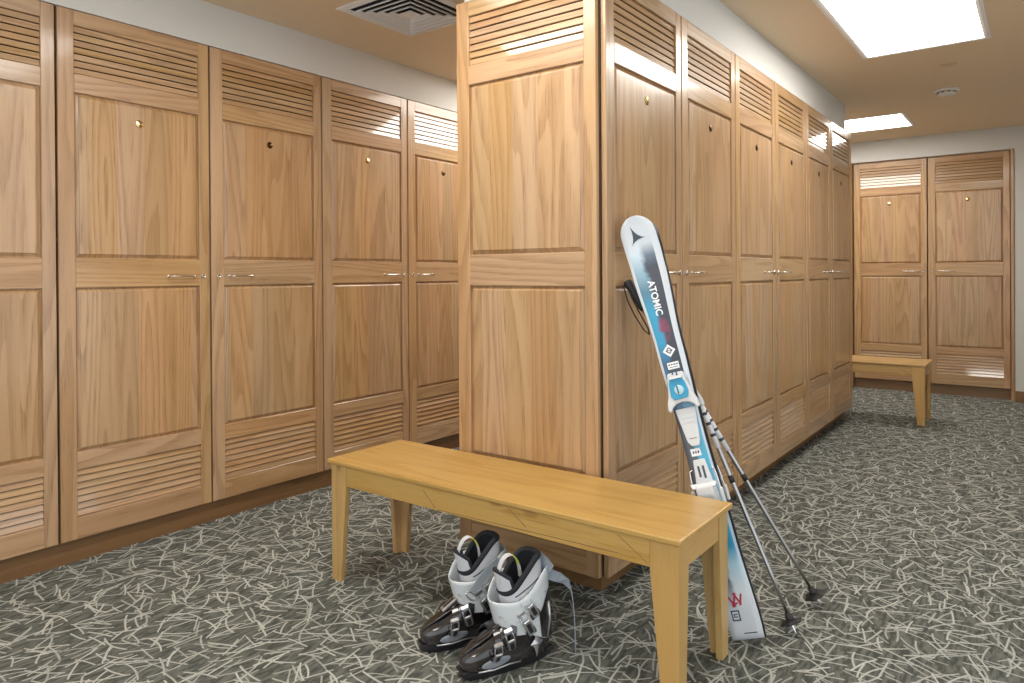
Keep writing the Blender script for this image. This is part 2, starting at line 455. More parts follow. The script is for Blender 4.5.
# ------------------------------------------------------------------ ceiling fittings
def make_light():
    t = empty('ceiling_light'); hx, hy = .318, .61; f = .030
    mb = MB()
    def rect(a, b, z): return [Vector((-a, -b, z)), Vector((a, -b, z)), Vector((a, b, z)), Vector((-a, b, z))]
    mb.loft([rect(hx, hy, 0), rect(hx, hy, -.006), rect(hx - .016, hy - .016, -.008), rect(hx - f, hy - f, -.004), rect(hx - f, hy - f, -.0005)], 0, smooth=False)
    mb.build('frame', 'white_metal', t)
    mb = MB(); mb.box(-hx + f, hx - f, -hy + f, hy - f, -.004, -.0015); mb.build('diffuser', 'glow', t)
    return t
L0 = make_light()
lights = [((-.55, 4.075), 0, 'large lit ceiling panel at the upper right of the photo'),
          ((-1.51, 6.775), PI / 2, 'small lit ceiling panel in front of the far lockers'),
          ((-1.51, 1.42), PI / 2, 'lit ceiling panel above the near bench, over the island end'),
          ((-2.50, 4.075), 0, 'lit ceiling panel over the left aisle beyond the vent'),
          ((-.90, -1.0), PI / 2, 'added fill light panel behind the camera, out of view')]  # last panel is unseen, added as fill light
for i, (p, rz, lab) in enumerate(lights):
    o = L0 if i == 0 else copy_tree(L0)
    o.location = (p[0], p[1], ZC); o.rotation_euler = (0, 0, rz); tag(o, lab, 'ceiling light', 'lit ceiling panels')
v = empty('ceiling_vent', (-2.463, 2.470, ZC), 0, 'square white ceiling air vent with nested louvres above the left aisle', 'vent')
mb = MB()
def sq(a, z): return [Vector((-a, -a, z)), Vector((a, -a, z)), Vector((a, a, z)), Vector((-a, a, z))]
mb.loft([sq(.25, 0), sq(.25, -.005), sq(.222, -.012), sq(.205, -.004), sq(.205, -.0008)], 0, smooth=False); mb.build('frame', 'white_metal', v)
mb = MB(); mb.poly(sq(.206, -.0012)); mb.build('throat', 'vent_dark', v)
for a in (.190, .152, .114, .076):
    mb = MB(); mb.loft([sq(a - .016, -.003), sq(a - .001, -.015), sq(a - .001, -.019), sq(a + .002, -.019), sq(a + .002, -.014), sq(a - .012, -.002)], 0, smooth=False); mb.build('vane', 'white_metal', v)
mb = MB(); mb.loft([sq(.001, -.012), sq(.036, -.016), sq(.038, -.019), sq(.039, -.014)], 0, smooth=False, cap0=True); mb.build('center_plate', 'white_metal', v)
mb = MB(); mb.lathe([(.047, 0), (.047, -.003), (.042, -.005)], seg=32)
o = mb.build('cover_plate', 'plate_tan'); o.location = (-.477, 5.127, ZC); tag(o, 'small flat round cover plate on the ceiling past the large light', 'cover plate')
sd = empty('smoke_detector', (-.551, 5.858, ZC), 0, 'round off-white smoke detector on the ceiling', 'smoke detector')
mb = MB(); mb.lathe([(.078, 0), (.078, -.010), (.072, -.014)], seg=32); mb.build('base', 'plate', sd)
mb = MB(); mb.lathe([(.060, -.014), (.060, -.026), (.050, -.036), (.030, -.040)], seg=32, mi=0)
for k in range(10):
    a = 2 * PI * k / 10; m = Matrix.Rotation(a, 4, 'Z'); mb.box(.0585, .0612, -.012, .012, -.025, -.018, 1, mat=m)
mb.build('sensor_head', ['plate', 'vent_dark'], sd)

# ------------------------------------------------------------------ skis
ski_rng = None
def ski_mat(name):
    t = NT(name)
    uv = t.n('ShaderNodeUVMap'); uv.uv_map = 'UVMap'
    sp = t.n('ShaderNodeSeparateXYZ'); t.l(uv.outputs[0], sp.inputs[0])
    u, v = sp.outputs[0], sp.outputs[1]
    wht, dk = (.62, .66, .71), (.018, .024, .042)
    left = t.ramp(v, [(0., (.64, .68, .74)), (.06, (.72, .80, .88)), (.13, (.10, .14, .22)), (.20, (.10, .42, .66)), (.26, (.12, .13, .15)), (.40, (.07, .08, .10)), (.50, (.06, .08, .11)), (.56, (.04, .24, .46)),
                      (.63, (.02, .10, .22)), (.68, (.01, .28, .50)), (.76, (.01, .30, .50)), (.81, (.06, .18, .27)), (.86, (.24, .40, .50)), (.91, (.60, .70, .78)), (.955, wht)])
    right = t.ramp(v, [(0., (.64, .68, .74)), (.10, (.75, .82, .88)), (.16, (.45, .68, .82)), (.20, (.02, .30, .52)), (.30, (.03, .36, .56)), (.40, (.05, .38, .58)), (.50, (.12, .38, .55)), (.57, (.10, .17, .27)),
                       (.61, dk), (.80, dk), (.87, (.03, .036, .055)), (.90, (.12, .16, .22)), (.93, (.55, .62, .68)), (.965, wht)])
    tc = t.n('ShaderNodeTexCoord').outputs['Object']
    nz = t.noise(tc, 26., 3., .6).outputs[0]
    edge = t.math('MULTIPLY_ADD', t.math('SUBTRACT', nz, .5), .25, u)
    lowmid = t.smooth(v, .33, .42, 0., 0.)
    col = t.mix(t.smooth(edge, .36, .52), left, right)
    # red-violet cloud below the lettering
    dv = t.math('DIVIDE', t.math('SUBTRACT', v, .712), .032); du = t.math('DIVIDE', t.math('SUBTRACT', u, .50), .22)
    rr = t.math('ADD', t.math('MULTIPLY', dv, dv), t.math('MULTIPLY', du, du))
    red = t.math('MULTIPLY', t.smooth(rr, .2, 1.3, 1., 0.), t.smooth(nz, .36, .56))
    col = t.mix(t.math('MULTIPLY', red, .85), col, (.24, .02, .07))
    # white flanks
    fl = t.math('MAXIMUM', t.smooth(u, .085, .10, 1., 0.), t.smooth(u, .80, .815))
    fl = t.math('MULTIPLY', fl, t.smooth(v, .56, .60))
    fl2 = t.math('MULTIPLY', t.smooth(u, .90, .915), t.smooth(v, .30, .6, .6, 1.))
    col = t.mix(t.math('MAXIMUM', fl, fl2), col, wht)
    t.bsdf(**{'Base Color': col, 'Roughness': .28, 'Coat Weight': .5, 'Coat Roughness': .06})
    return t.m
M['ski_top'] = ski_mat('ski top sheet')
M['ski_base'] = plain('ski base black', (.02, .021, .025), .35)
M['ski_white'] = plain('binding white plastic', (.68, .69, .70), .32)
M['ski_blue'] = plain('binding blue plate', (.03, .33, .55), .3)
M['ski_pale_blue'] = plain('binding pale blue print', (.42, .66, .76), .3)
M['ski_dark'] = plain('ski print dark grey', (.05, .065, .09), .35)
M['ski_print'] = plain('ski print white', (.85, .86, .87), .35)
M['ski_red'] = plain('ski print red', (.50, .03, .08), .35)
M['black'] = plain('black rubber', (.018, .018, .02), .55)
SL = 1.400
def half_w(s):
    ks = [(0, .049), (.05, .051), (.3, .044), (.62, .0385), (.95, .0455), (1.22, .0600), (1.29, .0618), (1.335, .0612)]
    if s > 1.335: return max(.0612 * math.sqrt(max(1 - ((s - 1.335) / (SL - 1.335)) ** 2, 0)), .001)
    for (a, x), (b, y) in zip(ks, ks[1:]):
        if s <= b:
            k = (s - a) / (b - a)
            return x + (y - x) * k * k * (3 - 2 * k)
    return .0612
def ski_z(s):    # camber and shovel, towards the top sheet
    z = .004 * math.sin(PI * min(max((s - .05) / 1.15, 0), 1))
    if s > 1.20: z += .85 * (s - 1.20) ** 2
    return z
def ski_thick(s): return .006 + .010 * math.exp(-((s - .62) / .38) ** 2)
def make_ski(name, first):
    """local: x across, y up along the ski, z away from the base"""
    t = empty(name)
    mb = MB(); uvl = mb.bm.loops.layers.uv.new('UVMap')
    N = 70; ss = [1.335 * i / N for i in range(N + 1)] + [1.335 + (SL - 1.335) * math.sin(PI / 2 * k / 16) for k in range(1, 17)]
    ss = sorted(set(round(x, 5) for x in ss))
    us = [-1, -.97, -.6, -.2, .2, .6, .97, 1]
    top, bot = [], []
    for s_ in ss:
        h = half_w(s_); z = ski_z(s_); th = ski_thick(s_)
        top.append([mb.bm.verts.new((h * (u if abs(u) < 1 else u), s_, z + (th if abs(u) < 1 else th - .0018))) for u in us])
        bot.append([mb.bm.verts.new((-h, s_, z)), mb.bm.verts.new((h, s_, z))])
    fs_top, fs_rest = [], []
    for i in range(len(ss) - 1):
        for j in range(len(us) - 1):
            f = mb.bm.faces.new((top[i][j], top[i][j + 1], top[i + 1][j + 1], top[i + 1][j])); fs_top.append(f)
            for lp, (ii, jj) in zip(f.loops, ((i, j), (i, j + 1), (i + 1, j + 1), (i + 1, j))): lp[uvl].uv = (.5 + .5 * us[jj], ss[ii] / SL)
        fs_rest.append(mb.bm.faces.new((bot[i][0], bot[i + 1][0], bot[i + 1][1], bot[i][1])))
        fs_rest.append(mb.bm.faces.new((bot[i][0], top[i][0], top[i + 1][0], bot[i + 1][0])))
        fs_rest.append(mb.bm.faces.new((bot[i][1], bot[i + 1][1], top[i + 1][-1], top[i][-1])))
    fs_rest.append(mb.bm.faces.new([bot[0][0], bot[0][1]] + top[0][::-1]))
    fs_rest.append(mb.bm.faces.new([bot[-1][1], bot[-1][0]] + top[-1]))
    mb._tag(fs_top, 0, True); mb._tag(fs_rest, 1, False)
    for f in fs_top: f.smooth = True
    mb.build('ski_body', ['ski_top', 'ski_base'], t)
    zt = lambda s_: ski_z(s_) + ski_thick(s_)
    def slope(s_): return math.atan2(zt(s_ + .005) - zt(s_ - .005), .01)
    # --- toe piece
    z = zt(.79)
    mb = MB()
    out = [(-.024, .848), (-.028, .838), (-.031, .815), (-.040, .775), (-.050, .748), (-.052, .728), (-.044, .722), (-.036, .735), (-.022, .746), (0, .750),
           (.022, .746), (.036, .735), (.044, .722), (.052, .728), (.050, .748), (.040, .775), (.031, .815), (.028, .838), (.024, .848)]
    mb.prism([(x, y, z + .001) for x, y in out], (0, 0, .030), 0, .004)
    mb.prism([(-.021, .847, z), (.021, .847, z), (.020, .830, z + .046), (-.020, .830, z + .046)][::-1], (0, -.002, .001), 0)
    toe = mb.build('toe_binding', 'ski_white', t)
    mb = MB(); mb.prism([(x, y, z + .032) for x, y in [(-.022, .828), (.018, .830), (.027, .812), (.030, .780), (.022, .762), (-.020, .760), (-.030, .772), (-.027, .812)]], (0, 0, .006), 0, .002); cap = mb.build('cap_plate', 'ski_blue', toe)
    mb = MB(); mb.lathe([(.016, 0), (.016, .002), (.014, .003)], seg=20, mat=Matrix.Translation((.002, .790, z + .038))); mb.box(-.004, .0, .778, .805, z + .041, z + .0418, 1); mb.build('setting_window', ['ski_pale_blue', 'ski_dark'], toe)
    mb = MB(); mb.box(-.009, -.004, .842, .850, z + .031, z + .0325); mb.box(.004, .009, .838, .852, z + .031, z + .0325); mb.build('screw', 'ski_dark', toe)
    # --- middle plate the boot sole stands on
    z = zt(.66); mb = MB()
    mb.prism([(x, y, z + .0005) for x, y in [(-.032, .728), (.032, .728), (.030, .70), (.021, .62), (.014, .604), (-.010, .604), (-.020, .62), (-.030, .70)]], (0, 0, .010), 0, .002)
    for y in (.715, .700, .684): mb.box(-.026, .026, y - .002, y + .002, z + .010, z + .0125)
    mb.box(-.012, .012, .628, .630, z + .0104, z + .0109, 1)
    mb.build('sole_plate', ['ski_white', 'ski_dark'], t)
    # --- heel piece
    z = zt(.48); mb = MB()
    mb.prism([(x, y, z + .0005) for x, y in [(-.019, .560), (.019, .560), (.026, .50), (.034, .45), (.034, .40), (-.034, .40), (-.034, .45), (-.026, .50)]], (0, 0, .014), 0, .003)
    heel = mb.build('heel_binding', 'ski_white', t)
    mb = MB(); mb.box(-.011, -.004, .505, .540, z + .0145, z + .0155); mb.box(.004, .011, .500, .540, z + .0145, z + .0155); mb.build('track_slot', 'ski_dark', heel)
    mb = MB()
    tower = [(0, .478, z + .012), (0, .492, z + .052), (0, .480, z + .062), (0, .452, z + .060), (0, .425, z + .046), (0, .40, z + .014)]
    mb.prism([(-.027, y, zz) for _, y, zz in tower], (.054, 0, 0), 0, .005)
    mb.prism([(-.042, .492, z + .050), (.042, .492, z + .050), (.036, .478, z + .060), (-.036, .478, z + .060)], (0, -.006, -.010), 0, .002)
    mb.build('heel_tower', 'ski_white', heel)
    mb = MB(); mb.prism([(-.013, .43, z + .052), (.013, .43, z + .052), (.016, .385, z + .040), (-.016, .385, z + .040)], (0, 0, .010), 0, .003); mb.build('heel_lever', 'ski_pale_blue', heel)
    # brakes: wire arms with plastic ends on both sides
    for sx in (-1, 1):
        mb = MB()
        mb.tube([(sx * .030, .530, z + .006), (sx * .040, .525, z + .006), (sx * .042, .50, z + .008), (sx * .044, .46, z + .012), (sx * .046, .43, z + .016)], .0024, 0, 8)
        mb.box(sx * .046 - .005, sx * .046 + .005, .415, .465, z + .008, z + .024, 1, .003)
        mb.build('brake', ['steel', 'ski_white'], heel)
    # --- printed marks
    if first:
        m = Matrix.Translation((0, 1.332, zt(1.332) + .0012)) @ Matrix.Rotation(slope(1.332), 4, 'X')
        mb = MB(); pts = []
        tips = [(-.022, .048), (.024, -.012), (-.033, -.032)]
        cen = (-.011, -.004)
        for i in range(3):
            a, b = Vector((*tips[i], 0)), Vector((*tips[(i + 1) % 3], 0)); c = Vector((*cen, 0))
            for k in range(8):
                q = k / 8; pts.append(m @ ((1 - q) ** 2 * a + 2 * q * (1 - q) * (c * 1.0 + ((a + b) / 2 - c) * .05) + q * q * b))
        f = mb.poly(pts); bmesh.ops.triangulate(mb.bm, faces=[f]); mb.build('star_emblem', 'ski_dark', t)
        def text(name, body, size, s_, x, mat, rot=-PI / 2, sx=1.):
            cu = bpy.data.curves.new(name, 'FONT'); cu.body = body; cu.size = size; cu.align_x = 'CENTER'; cu.align_y = 'CENTER'; cu.extrude = .0003; cu.offset = size * .022
            tmp = bpy.data.objects.new('lettering_source', cu); COL.objects.link(tmp)
            dg = bpy.context.evaluated_depsgraph_get(); me = bpy.data.meshes.new_from_object(tmp.evaluated_get(dg)); bpy.data.objects.remove(tmp)
            me.transform(Matrix.Translation((x, s_, zt(s_) + .0010)) @ Matrix.Rotation(slope(s_), 4, 'X') @ Matrix.Rotation(rot, 4, 'Z') @ Matrix.Diagonal((sx, 1, 1, 1)))
            me.materials.clear(); me.materials.append(M[mat])
            o = bpy.data.objects.new(name, me); COL.objects.link(o); o.parent = t; return o
        text('lettering', 'ATOMIC', .033, 1.108, -.003, 'ski_print', sx=.98)
        def quad(mb, x, y, hx, hy, ang=0., mi=0, lift=.0008):
            c, s__ = math.cos(ang), math.sin(ang)
            mb.poly([(x + c * a * hx - s__ * b * hy, y + s__ * a * hx + c * b * hy, zt(y) + lift) for a, b in ((-1, -1), (1, -1), (1, 1), (-1, 1))], mi)
        mb = MB(); quad(mb, -.003, .923, .0155, .0155, PI / 4)
        quad(mb, -.003, .923, .0085, .0085, PI / 4, 1, .0011); quad(mb, -.003, .923, .0050, .0050, PI / 4, 0, .0014); quad(mb, -.003, .923, .0075, .0010, 0, 1, .0017)
        mb.build('diamond_mark', ['ski_print', 'ski_dark'], t)
        mb = MB(); quad(mb, -.002, .869, .024, .017, 0, 1); quad(mb, -.002, .872, .0195, .0115, 0, 0, .0011)
        for k in range(4): quad(mb, -.015 + k * .0088, .8755, .003, .0022, 0, 1, .0014)
        quad(mb, -.002, .867, .014, .0011, 0, 1, .0014)
        mb.build('label_plate', ['ski_print', 'ski_dark'], t)
        mb = MB(); quad(mb, -.004, .583, .016, .012)
        for k in range(3): quad(mb, -.012 + k * .008, .583, .0024, .004, 0, 1, .0011)
        mb.build('size_sticker', ['ski_print', 'ski_dark'], t)
        mb = MB()
        for x, y, hx, hy, a in ((-.022, .118, .003, .022, .5), (-.012, .118, .003, .022, -.35), (-.002, .122, .003, .020, .45), (.008, .118, .003, .018, -.3), (-.012, .107, .010, .0025, .2)): quad(mb, x, y, hx, hy, a)
        mb.build('red_script', 'ski_red', t)
        mb = MB()
        for x, y, hx, hy in ((-.030, .072, .002, .014), (-.008, .072, .002, .014), (-.019, .086, .013, .002), (-.019, .058, .013, .002), (-.019, .076, .006, .0015), (-.019, .068, .006, .0015), (-.024, .072, .0015, .005)): quad(mb, x, y, hx, hy)
        mb.build('box_mark', 'ski_dark', t)
        mb = MB(); quad(mb, .012, .018, .020, .0016); mb.build('tail_line', 'ski_dark', t)
    return t
def frame(o, origin, x, y):
    x = Vector(x).normalized(); y = Vector(y).normalized(); z = x.cross(y).normalized(); x = y.cross(z)
    m = Matrix((x, y, z)).transposed().to_4x4(); m.translation = Vector(origin); o.matrix_world = m
    return m
A = Vector((-.293, .034, .956)).normalized(); Wv = Vector((.921, .277, .273)); Wv = (Wv - A * Wv.dot(A)).normalized(); Nv = Wv.cross(A)
TAIL = Vector((-.745, 2.212, .0150))
k1 = make_ski('ski', True); frame(k1, TAIL, Wv, A)
tag(k1, 'front ski of the leaning pair, blue and white top sheet lettered in white', 'ski', 'pair of skis')
k2 = make_ski('ski', False); frame(k2, TAIL + Wv * .005 - Nv * .002 + A * -.004, -Wv, A)
tag(k2, 'rear ski of the leaning pair, mostly hidden, its black edge showing', 'ski', 'pair of skis')

# ------------------------------------------------------------------ ski poles
M['pole'] = plain('brushed aluminium pole', (.42, .415, .41), .3, 1.)
M['pole_white'] = plain('pole white print', (.80, .80, .82), .35)
def make_pole(tip, top, label, grip_roll):
    tip, top = Vector(tip), Vector(top); L = (top - tip).length; d = (top - tip).normalized()
    t = empty('ski_pole')
    sidev = Vector((.8, .6, 0)); frame(t, tip, sidev - d * sidev.dot(d), d)
    mb = MB(); mb.tube([(0, y, 0) for y in (.06, .2, .5, L - .10)], [.0052, .0066, .0082, .0086], 0, 14); sh = mb.build('shaft', 'pole', t)
    mb = MB(); mb.tube([(0, .62, 0), (0, .84, 0)], [.00885, .0090], 0, 14)
    for y in (.66, .70, .735, .77, .80): mb.tube([(0, y, 0), (0, y + .010, 0)], .0093, 1, 14)
    mb.build('printed_band', ['pole_white', 'ski_dark'], sh)
    mb = MB(); mb.tube([(0, .50, 0), (0, .525, 0)], .0092, 0, 14); mb.build('black_ring', 'black', sh)
    mb = MB(); mb.tube([(0, 0, 0), (0, .012, 0), (0, .065, 0)], [.0018, .0036, .0050], 0, 12); mb.build('tip', 'steel', t)
    mb = MB()
    R = Matrix.Translation((0, .052, 0)) @ Matrix.Rotation(-PI / 2, 4, 'X')
    mb.lathe([(.0075, -.006), (.012, -.004), (.013, .010), (.0085, .024)], 0, 18, R)
    n = 36; rings = []
    for r, z in ((.012, .002), (.026, -.001), (.034, -.004), (.034, -.007), (.025, -.005), (.012, -.003)):
        rings.append([R @ Vector(((r + (.0035 * math.cos(6 * a) if r > .02 else 0)) * math.cos(a), (r + (.0035 * math.cos(6 * a) if r > .02 else 0)) * math.sin(a), z)) for a in [2 * PI * k / n for k in range(n)]])
    mb.loft(rings + [rings[0]], 0)
    mb.build('basket', 'black', t)
    mb = MB(); g = L - .12
    mb.tube([(0, g, 0), (0, g + .015, 0), (0, g + .04, .001), (0, g + .065, 0), (0, g + .09, .001), (0, g + .112, 0), (0, g + .122, 0)], [.012, .0155, .0145, .016, .0145, .018, .012], 0, 14)
    gr = mb.build('grip', 'black', t)
    c, s_ = math.cos(grip_roll), math.sin(grip_roll)
    mb = MB(); loop = [(0, g + .118), (.020, g + .112), (.034, g + .06), (.040, g), (.038, g - .06), (.030, g - .085), (.022, g - .06), (.020, g), (.016, g + .06), (.006, g + .105)]
    rings = []
    for x, y in loop:
        for_ = Vector((x * c, y, x * s_)); b = Vector((-s_, 0, c)) * .009
        rings.append([for_ - b, for_ + b])
    th = Vector((c, 0, s_)) * .0011
    mb.loft([[r[0] - th, r[1] - th, r[1] + th, r[0] + th] for r in rings], 0, True, True, True, smooth=False)
    mb.build('wrist_strap', 'black', gr)
    tag(t, label, 'ski pole', 'pair of ski poles')
    return t
make_pole((-.634, 2.340, 0), (-1.1300, 2.3415, 1.1061), 'silver ski pole closer to the skis, basket just right of the ski tails', .3)
make_pole((-.622, 2.600, 0), (-1.1950, 2.2748, 1.1320), 'silver ski pole with the basket farther right, its black grip left of the skis', PI)

# ------------------------------------------------------------------ ski boots (local: +x toe, +y left, z up)
def boot_shell_mat():
    t = NT('pewter boot shell')
    tc = t.n('ShaderNodeTexCoord').outputs['Object']
    n = t.noise(tc, 14., 3.).outputs[0]
    sp = t.n('ShaderNodeSeparateXYZ'); t.l(tc, sp.inputs[0])
    c = t.mix(t.smooth(n, .35, .65), (.012, .010, .011), (.045, .038, .040))
    t.bsdf(**{'Base Color': c, 'Roughness': .24, 'Metallic': .3, 'Coat Weight': 1., 'Coat Roughness': .08})
    return t.m
M['boot_shell'] = boot_shell_mat()
def boot_white_mat():
    t = NT('scuffed white boot cuff')
    tc = t.n('ShaderNodeTexCoord').outputs['Object']
    n = t.noise(tc, 22., 4., .65).outputs[0]; n2 = t.noise(tc, 90., 2.).outputs[0]
    m = t.math('MULTIPLY', t.smooth(n, .55, .70), t.smooth(n2, .35, .6))
    c = t.mix(t.math('MULTIPLY', m, .55), (.66, .70, .72), (.10, .11, .12))
    t.bsdf(**{'Base Color': c, 'Roughness': .38, 'Coat Weight': .2})
    return t.m
M['boot_white'] = boot_white_mat()
M['liner_white'] = plain('boot liner pale fabric', (.62, .63, .66), .7)
M['liner_black'] = plain('boot liner dark padding', (.012, .014, .020), .8)
M['boot_sole'] = plain('boot sole black', (.014, .014, .016), .5)
M['boot_grey'] = plain('boot grey inlay', (.22, .24, .27), .4)
M['buckle'] = plain('buckle silver', (.60, .60, .62), .28, .85)
M['strap_grey'] = plain('power strap grey webbing', (.30, .34, .39), .6)
M['tag_green'] = plain('pull tag lime', (.62, .68, .10), .6)
NTH = 48
THS = [2 * PI * k / NTH for k in range(NTH)]
def sup(th, e):
    c, s_ = math.cos(th), math.sin(th)
    return math.copysign(abs(c) ** (2 / e), c), math.copysign(abs(s_) ** (2 / e), s_)
def sm(x, a, b):
    x = min(max((x - a) / (b - a), 0), 1); return x * x * (3 - 2 * x)
def foot_ring(z, xb, xf, hw, e=2.5):
    xc, rx = (xb + xf) / 2, (xf - xb) / 2; out = []
    for th in THS:
        c, s_ = sup(th, e)
        k = 1 + .13 * c - .10 * sm(c, .55, 1.) * 0
        out.append(Vector((xc + rx * c, hw * s_ * k, z)))
    return out
def make_boot(name, side):
    t = empty(name)
    mb = MB()
    mb.loft([foot_ring(z, a, b, w) for z, a, b, w in ((.0, -.138, .144, .036), (.004, -.142, .149, .040), (.019, -.143, .151, .042), (.023, -.139, .147, .044))], 0, True, True, True)
    for k in range(5): mb.box(.055 + k * .018, .063 + k * .018, -.030, .030, -.0001, .003, 0)
    mb.build('sole', 'boot_sole', t, auto=40)
    mb = MB()
    prof = ((.021, -.134, .142, .042), (.030, -.141, .150, .048), (.045, -.144, .152, .051), (.060, -.144, .147, .0515), (.074, -.143, .134, .050), (.086, -.142, .112, .048), (.098, -.141, .086, .0465),
            (.112, -.140, .060, .045), (.128, -.139, .040, .0445), (.146, -.138, .026, .044), (.165, -.136, .020, .043))
    mb.loft([foot_ring(*p) for p in prof], 0, True, True, False)
    # overlap ridge running up the instep and a raised toe bumper
    mb.tube([(.146, 0, .058), (.128, .006, .079), (.095, .012, .097), (.062, .015, .114), (.035, .018, .134)], [.006, .010, .012, .012, .010], 0, 10, flat=.45)
    shell = mb.build('lower_shell', 'boot_shell', t)
    # oval grey inlays on both flanks of the forefoot, star plate on the heel
    for sy in (1, -1):
        mb = MB(); rings = []
        for rr, lift in ((1., .000), (.92, .0022), (.55, .0030), (.02, .0030)):
            rings.append([])
            for k in range(24):
                a = 2 * PI * k / 24; x = .058 + .046 * rr * math.cos(a); z = .046 + .0135 * rr * math.sin(a) + (x - .058) * -.10
                rx, xc = .147, .004; c = (x - xc) / rx; w = .0512 * (1 - abs(c) ** 2.5) ** (1 / 2.5) * (1 + .13 * c)
                rings[-1].append(Vector((x, sy * (w + lift - .0005), z)))
        mb.loft(rings, 0); mb.build('flank_inlay', 'boot_grey', shell)
        mb = MB(); pts = []
        for k in range(8):
            a = PI / 2 + k * PI / 4; r = (.042 if k % 4 == 0 else .032) if k % 2 == 0 else .017
            x, z = -.078 + r * .75 * math.cos(a), .066 + r * math.sin(a)
            c = (x - .002) / .144; w = .0508 * (max(1 - abs(c) ** 2.5, .01)) ** .4 * (1 + .13 * c)
            pts.append((x, sy * (w + .0035), z))
        cen = mb.bm.verts.new((-.078, sy * .0520, .066)); vs = [mb.bm.verts.new(p) for p in pts]
        mb._tag([mb.bm.faces.new((cen, vs[k], vs[(k + 1) % 8])) for k in range(8)], 0, False); mb.build('star_plate', 'buckle', shell)
        mb = MB(); mb.tube([(-.02, sy * .0515, .030), (.02, sy * .0540, .033), (.07, sy * .0560, .030), (.115, sy * .0480, .030)], .0024, 0, 8); mb.build('trim_line', 'buckle', shell)
    # ---- cuff: open white upper shell, lower and splayed at the front
    def cuff_pt(th, z, grow=0.):
        k = (z - .09) / .2
        cx = -.062 + .030 * k
        rx = .088 + .012 * k + grow; ry = .0530 + .010 * k + grow
        c, s_ = sup(th, 2.3)
        fr = sm(c, .0, 1.)
        return Vector((cx + rx * c + .012 * fr * max(k, 0), ry * s_, z))
    def cuff_top(th):
        c = math.cos(th); return .203 + .075 * sm(-c, -.35, .8) + .050 * math.exp(-((th - 2 * PI + 1.35) / .55) ** 2)
    def cuff_bot(th):
        c = math.cos(th); return .104 - .032 * sm(-c, -.3, .6) + .010 * sm(c, .5, 1.)
    mb = MB(); outer, inner = [], []
    for q in range(9):
        f = q / 8
        outer.append([cuff_pt(th, cuff_bot(th) + (cuff_top(th) - cuff_bot(th)) * f) for th in THS])
        inner.append([cuff_pt(th, cuff_bot(th) + (cuff_top(th) - cuff_bot(th)) * f, -.0045) for th in THS])
    rim = [[(a + b) / 2 + Vector((0, 0, .002)) for a, b in zip(outer[-1], inner[-1])]]
    mb.loft(outer + rim + inner[::-1] + [outer[0]], 0)
    cuff = mb.build('cuff', 'boot_white', t)
    # dark moulded rear of the cuff
    mb = MB(); back = [th for th in THS if math.cos(th) < -.15]
    rows = []
    for q in range(6):
        f = q / 5; row = []
        for th in back:
            lo = cuff_bot(th) + .002; hi = cuff_bot(th) + .060 + .085 * sm(-math.cos(th), .1, .8)
            row.append(cuff_pt(th, lo + (hi - lo) * f, .0022))
        rows.append(row)
    mb.loft(rows, 0, False); mb.build('heel_guard', 'boot_shell', cuff)
    for sy in (1, -1):
        mb = MB(); mb.tube([(-.112, sy * .050, .080), (-.122, sy * .048, .130), (-.120, sy * .045, .180)], [.003, .004, .003], 0, 8); mb.build('guard_line', 'buckle', cuff)
    # ---- liner
    def lin_pt(th, z, grow=0.):
        k = (z - .15) / .18
        c, s_ = sup(th, 2.2)
        return Vector((-.060 + .030 * k + (.068 + .010 * k + grow) * c, (.0460 + .009 * k + grow) * s_, z))
    def lin_top(th): return .222 + .093 * sm(-math.cos(th), -.95, .75)
    mb = MB(); rows, rin = [], []
    for q in range(8):
        f = q / 7
        rows.append([lin_pt(th, .135 + (lin_top(th) - .135) * f) for th in THS])
        rin.append([lin_pt(th, .135 + (lin_top(th) - .135) * f, -.012) for th in THS])
    mb.loft(rows, 0); mb.loft(rin, 1)
    mb.loft([rin[0]], 1, True, True)
    liner = mb.build('liner', ['liner_white', 'liner_black'], t, recalc=False)
    mb = MB(); top = [(a + b) / 2 for a, b in zip(rows[-1], rin[-1])]
    rings = []
    for i, p in enumerate(top):
        d_ = (top[(i + 1) % NTH] - top[i - 1]).normalized(); sd = d_.cross(Vector((0, 0, 1))).normalized(); up = sd.cross(d_)
        rings.append([p + sd * .0088 * math.cos(a) + up * .0088 * math.sin(a) for a in [2 * PI * k / 10 for k in range(10)]])
    mb.loft(rings + [rings[0]], 0); mb.build('padded_rim', 'liner_black', liner)
    for sy in (1, -1):
        mb = MB(); mb.tube([lin_pt(th * sy, .19 + (lin_top(th) - .19) * .55, .0015) for th in [1.0 + .2 * k for k in range(10)]], .0014, 0, 6); mb.build('seam', 'liner_black', liner)
    # tongue
    mb = MB(); tt = [-.95 + 1.9 * k / 14 for k in range(15)]
    def tong(th, z, grow):
        k = (z - .15) / .18; return Vector((-.063 + .034 * k + (.070 + .010 * k + grow) * math.cos(th), (.041 + .010 * k + grow) * math.sin(th), z - .022 * (th / .95) ** 2 * sm(z, .22, .30)))
    zs = [.14 + .148 * q / 7 for q in range(8)]
    mb.loft([[tong(th, z, 0) for th in tt] for z in zs], 0, False)
    mb.loft([[tong(th, z, -.012) for th in tt] for z in zs], 1, False)
    tg = mb.build('tongue', ['liner_white', 'liner_black'], liner, recalc=False)
    edge = [(tong(th, zs[-1], -.006)) for th in tt]
    mb = MB(); mb.tube([tong(-.95, z, -.006) for z in zs] + edge + [tong(.95, z, -.006) for z in zs[::-1]], .0066, 0, 8); mb.build('tongue_edge', 'liner_black', tg)
    # pull loop with a lime tag
    mb = MB(); rings = []; N2 = 16
